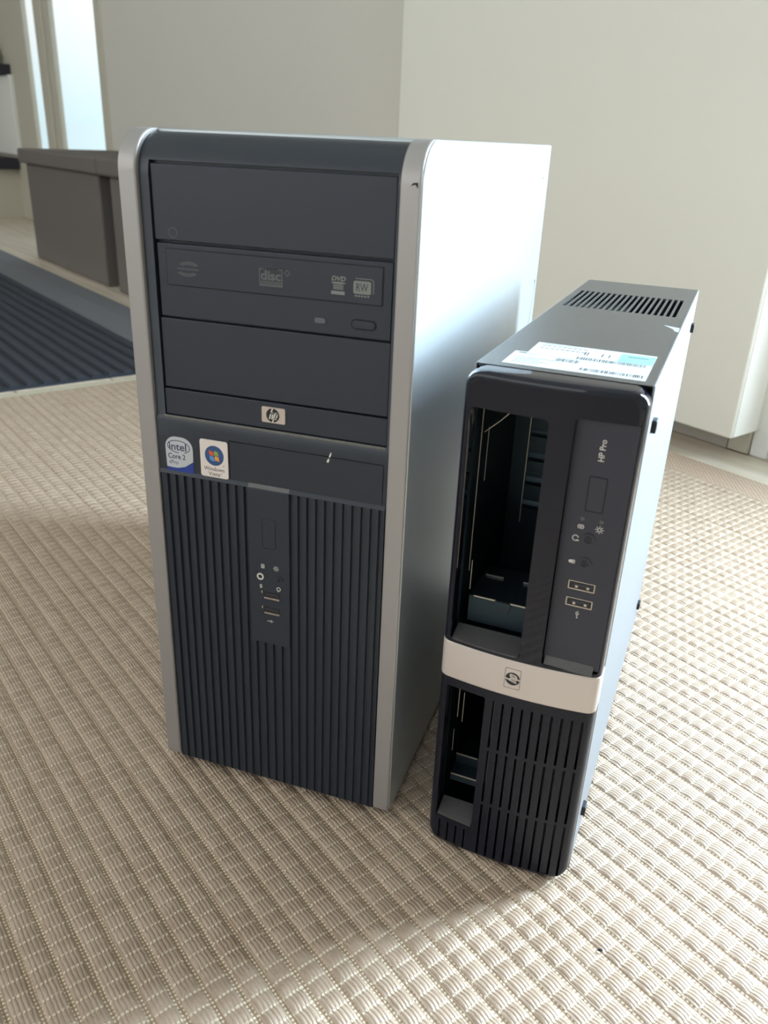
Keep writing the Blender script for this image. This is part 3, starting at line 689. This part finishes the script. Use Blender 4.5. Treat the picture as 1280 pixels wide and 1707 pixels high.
for x in (9.0, 15.0, 21.0, 27.0): cut.box(x - .6, x + .6, -12, 1.5, 4.5, 21)
boolean(bz2, cut.build('c', M_gloss), angle=30)
# matte skin over the lower grille area is the same moulding, with its own texture
bz2.data.materials.append(M_grille); bz2.data.materials.append(M_dust)
for p in bz2.data.polygons:
    if p.center.z < 0.1386 and p.center.y < 0.012: p.material_index = 1
    elif p.center.z > 0.3362 and p.normal.z > 0.7: p.material_index = 0
# ledges inside the openings
lm = mat('lit_grey_ledge_plastic', srgb(78, 76, 76), .35, vary=.2, vscale=300)  # grey over black plastic paints the light lying on the slanted ledges
MB().box(6.0, 48.6, 0.4, 12.0, 166.0, 170.0, nx=12, fn=lambda p: (p[0], p[1] - (bulge(p[0]) if p[1] < 5 else 0), p[2] + (-2.4 if p[1] < 5 else 1.5))).build('lower_ledge', lm, bz2)
MB().box(6.6, 31.0, 0.4, 12.0, 24.0, 26.5, nx=8, fn=lambda p: (p[0], p[1] - (bulge(p[0]) if p[1] < 5 else 0), p[2] + (-0.8 if p[1] < 5 else 3.6))).build('lower_ledge', lm, bz2)
for za, zb in ((98, 130), (62, 91)):
    MB().box(36.9, 37.25, 1.0, 2.4, za, zb).build('sheet_edge', M_edge, bz2)
MB().box(27.2, 35.8, 15.4, 16.6, 184.5, 190.8).build('bay_notch', M_black, cage)
# band
bm_ = MB(); rings = []
def bandring(z, ins=0.0):
    out = []; P = ring(150.0)
    for a, b, _ in P:
        y = 14.0 if b > 13.9 else b
        nx = (1 if a > SW / 2 else -1) * 0.35 if (a < 3 or a > SW - 3) else 0
        out.append((a + nx * (1 - ins), y - 0.45 * (1 - ins) if y < 13 else y, z))
    return out
bm_.loft([bandring(138.9, 1.0), bandring(139.4, 0.2), bandring(140.2, 0.0), bandring(152, 0), bandring(163.6, 0.0), bandring(164.4, 0.2), bandring(164.8, 1.0)])
band = bm_.build('front_band', M_band, S, smooth=True)
lg = MB(); bfl = lambda p: (p[0], p[1] - bulge(p[0]), p[2])
lg.ring(rr(42.4, 145.2, 52.2, 159.4, .8), rr(42.6, 145.4, 52.0, 159.2, .7), -0.55, -0.4, bfl)
lg.prism(circ(47.4, 152.2, 4.5, 32), -0.55, -0.35, bfl); lg.m(1); hp_logo(lg, 47.4, 152.2, 4.5, -0.66, -0.5, rot=True, fn=bfl)
lg.build('round_logo', [M_black, M_band], band)
# control panel
cpn = MB().box(62.9, 95.6, 0.5, 3.0, 168.4, 319.0).build('control_panel', M_matte, S, bevel=0.15)
MB().prism([(-3.2, 166.6), (0.6, 171.4), (0.6, 166.6)], 64.0, 92.5, axis='x').build('lower_ledge', lm, cpn)
MB().ring(rr(73.6, 267.6, 83.5, 288.2, .8), rr(74.1, 268.1, 83.0, 287.7, .6), 0.42, 0.55).build('button_gap', M_seam, cpn)
MB().prism(rr(74.2, 268.2, 82.9, 287.6, .6), 0.2, .6).build('power_button', M_matte, cpn, bevel=.12)
tx = MB(); tx.text('HP Pro', 76.6, 297.0, 3.2, 12.0, 0.42, .55, rot=True, off=0.01)
tx.build('model_lettering', M_cream, cpn)
MB().ring(rr(71.4, 256.8, 74.8, 259.2, .9), rr(71.8, 257.2, 74.4, 258.8, .5), 0.42, .55).box(72.3, 73.9, 0.42, .55, 257.7, 258.3).build('drive_icon', M_cream, cpn)
m_ = MB(); sun(m_, 83.2, 258.0, .42, .55, 1.1); m_.build('power_icon', M_cream, cpn)
m_ = MB(); m_.stroke(circ(71.1, 250.7, 1.6, 16, 20, 300), .6, .42, .55); m_.box(71.6, 73.0, .38, .55, 249.0, 249.9); m_.build('headphone_icon', M_cream, cpn)
MB().prism(circ(71.0, 236.0, 1.9, 14, rz=1.1), .42, .55).box(71.4, 72.8, .42, .55, 234.9, 237.1).build('microphone_icon', M_cream, cpn)
m_ = MB(); usb_icon(m_, 78.5, 203.2, .42, .55, .85, vert=True); m_.build('usb_icon', M_cream, cpn)
for x in (73.3, 83.6): MB().prism(circ(x, 262.7, 1.15, 18), .3, .6).build('indicator_light', mat('dim_lens', srgb(84, 84, 84), .3, vary=.05), cpn, smooth=True)
jack(78.2, 251.2, .5, 3.6, M_matte, cpn); jack(78.2, 236.3, .5, 3.6, M_matte, cpn)
def slim_usb(z):
    u = MB(); u.m(1).ring(rr(71.0, z - 2.6, 86.0, z + 2.8, .5), rr(71.6, z - 2.0, 85.4, z + 2.4, .3), .15, .6)
    u.m(0).box(71.5, 85.5, .35, .6, z - 2.2, z + 2.5); u.m(2).box(73.6, 84.0, .05, .4, z - 0.2, z + 1.6); u.m(1).box(75.0, 76.5, .0, .3, z - 1.1, z + .3); u.box(81.4, 82.9, .0, .3, z - 1.1, z + .3)
    return u.build('usb_port', [M_black, M_port, M_matte], cpn)
slim_usb(221.6); slim_usb(210.8)
# side feet
for v in (36, 340):
    for z in (305, 27):
        ft = MB().prism(rr(v, z, v + 9, z + 7.5, 1.5), SW - 0.1, SW + 2.7, axis='x').build('rubber_foot', M_rubber, S, bevel=.4)
# paper labels on the lid
def bars(mb, x0, x1, v0, v1, zt, dens=.62):
    x = x0
    while x < x1:
        w_ = random.choice((.3, .45, .7)); mb.box(x, x + w_, v0, v1, zt, zt + .03); x += w_ + random.choice((.35, .5, .8))
ZT = SH + 0.05
l2 = MB(); l2.box(14.2, 91.8, 22, 54.0, SH, ZT + .05); l2.m(1)
bars(l2, 56, 90, 27, 33, ZT + .06); bars(l2, 40, 53, 41, 48, ZT + .06)
for k in range(4): l2.box(18, 18 + random.uniform(14, 26), 28 + k * 4, 28.7 + k * 4, ZT + .05, ZT + .08)
l2.box(17, 26, 50, 52, ZT + .05, ZT + .08)
l2.build('shipping_label', [M_label, M_black], S)
l1 = MB(); l1.box(21.4, 91.7, 50.5, 83.6, SH, ZT + .14); l1.m(2).box(72, 91.6, 58, 80, ZT + .12, ZT + .17); l1.m(1)
bars(l1, 50, 88, 51.5, 57.5, ZT + .16)
for k in range(2):
    for j in range(9): l1.box(25 + j * 3.1, 27.4 + j * 3.1, 76 - k * 7, 77.3 - k * 7, ZT + .13, ZT + .17)
for x in (52, 53.6, 62, 66): l1.box(x, x + .7, 64, 72, ZT + .13, ZT + .17)
l1.box(76, 88, 72.4, 73.6, ZT + .15, ZT + .19); l1.box(26, 48, 80.6, 81.3, ZT + .13, ZT + .17)
l1.build('licence_label', [M_label, M_black, M_teal], S)
tt = MB(); tt.prism([(86.0, 186), (96.6, 181), (96.8, 166), (94.2, 168), (92.8, 175)], SH + .02, SH + .12, axis='z'); tt.build('torn_tape', mat('silver_tape', srgb(214, 226, 236), .3, metal=.4, vary=.1), S)

# crumb on the rug
cb_ = MB(); cb_.loft([[(0.0016 * k_ * math.cos(a), 0.0011 * k_ * math.sin(a), z) for a in [2 * PI * i / 7 for i in range(7)]] for k_, z in ((.6, 0), (1.1, .0007), (.5, .0016))])
cb_.unit = 1
o = cb_.build('crumb', M_rubber, smooth=True); o.location = (0.3352, -0.0522, -0.0006); o.rotation_euler = (0, 0, .5)
tag(o, 'tiny black crumb lying on the bright weave in front of the slim computer', 'crumb')
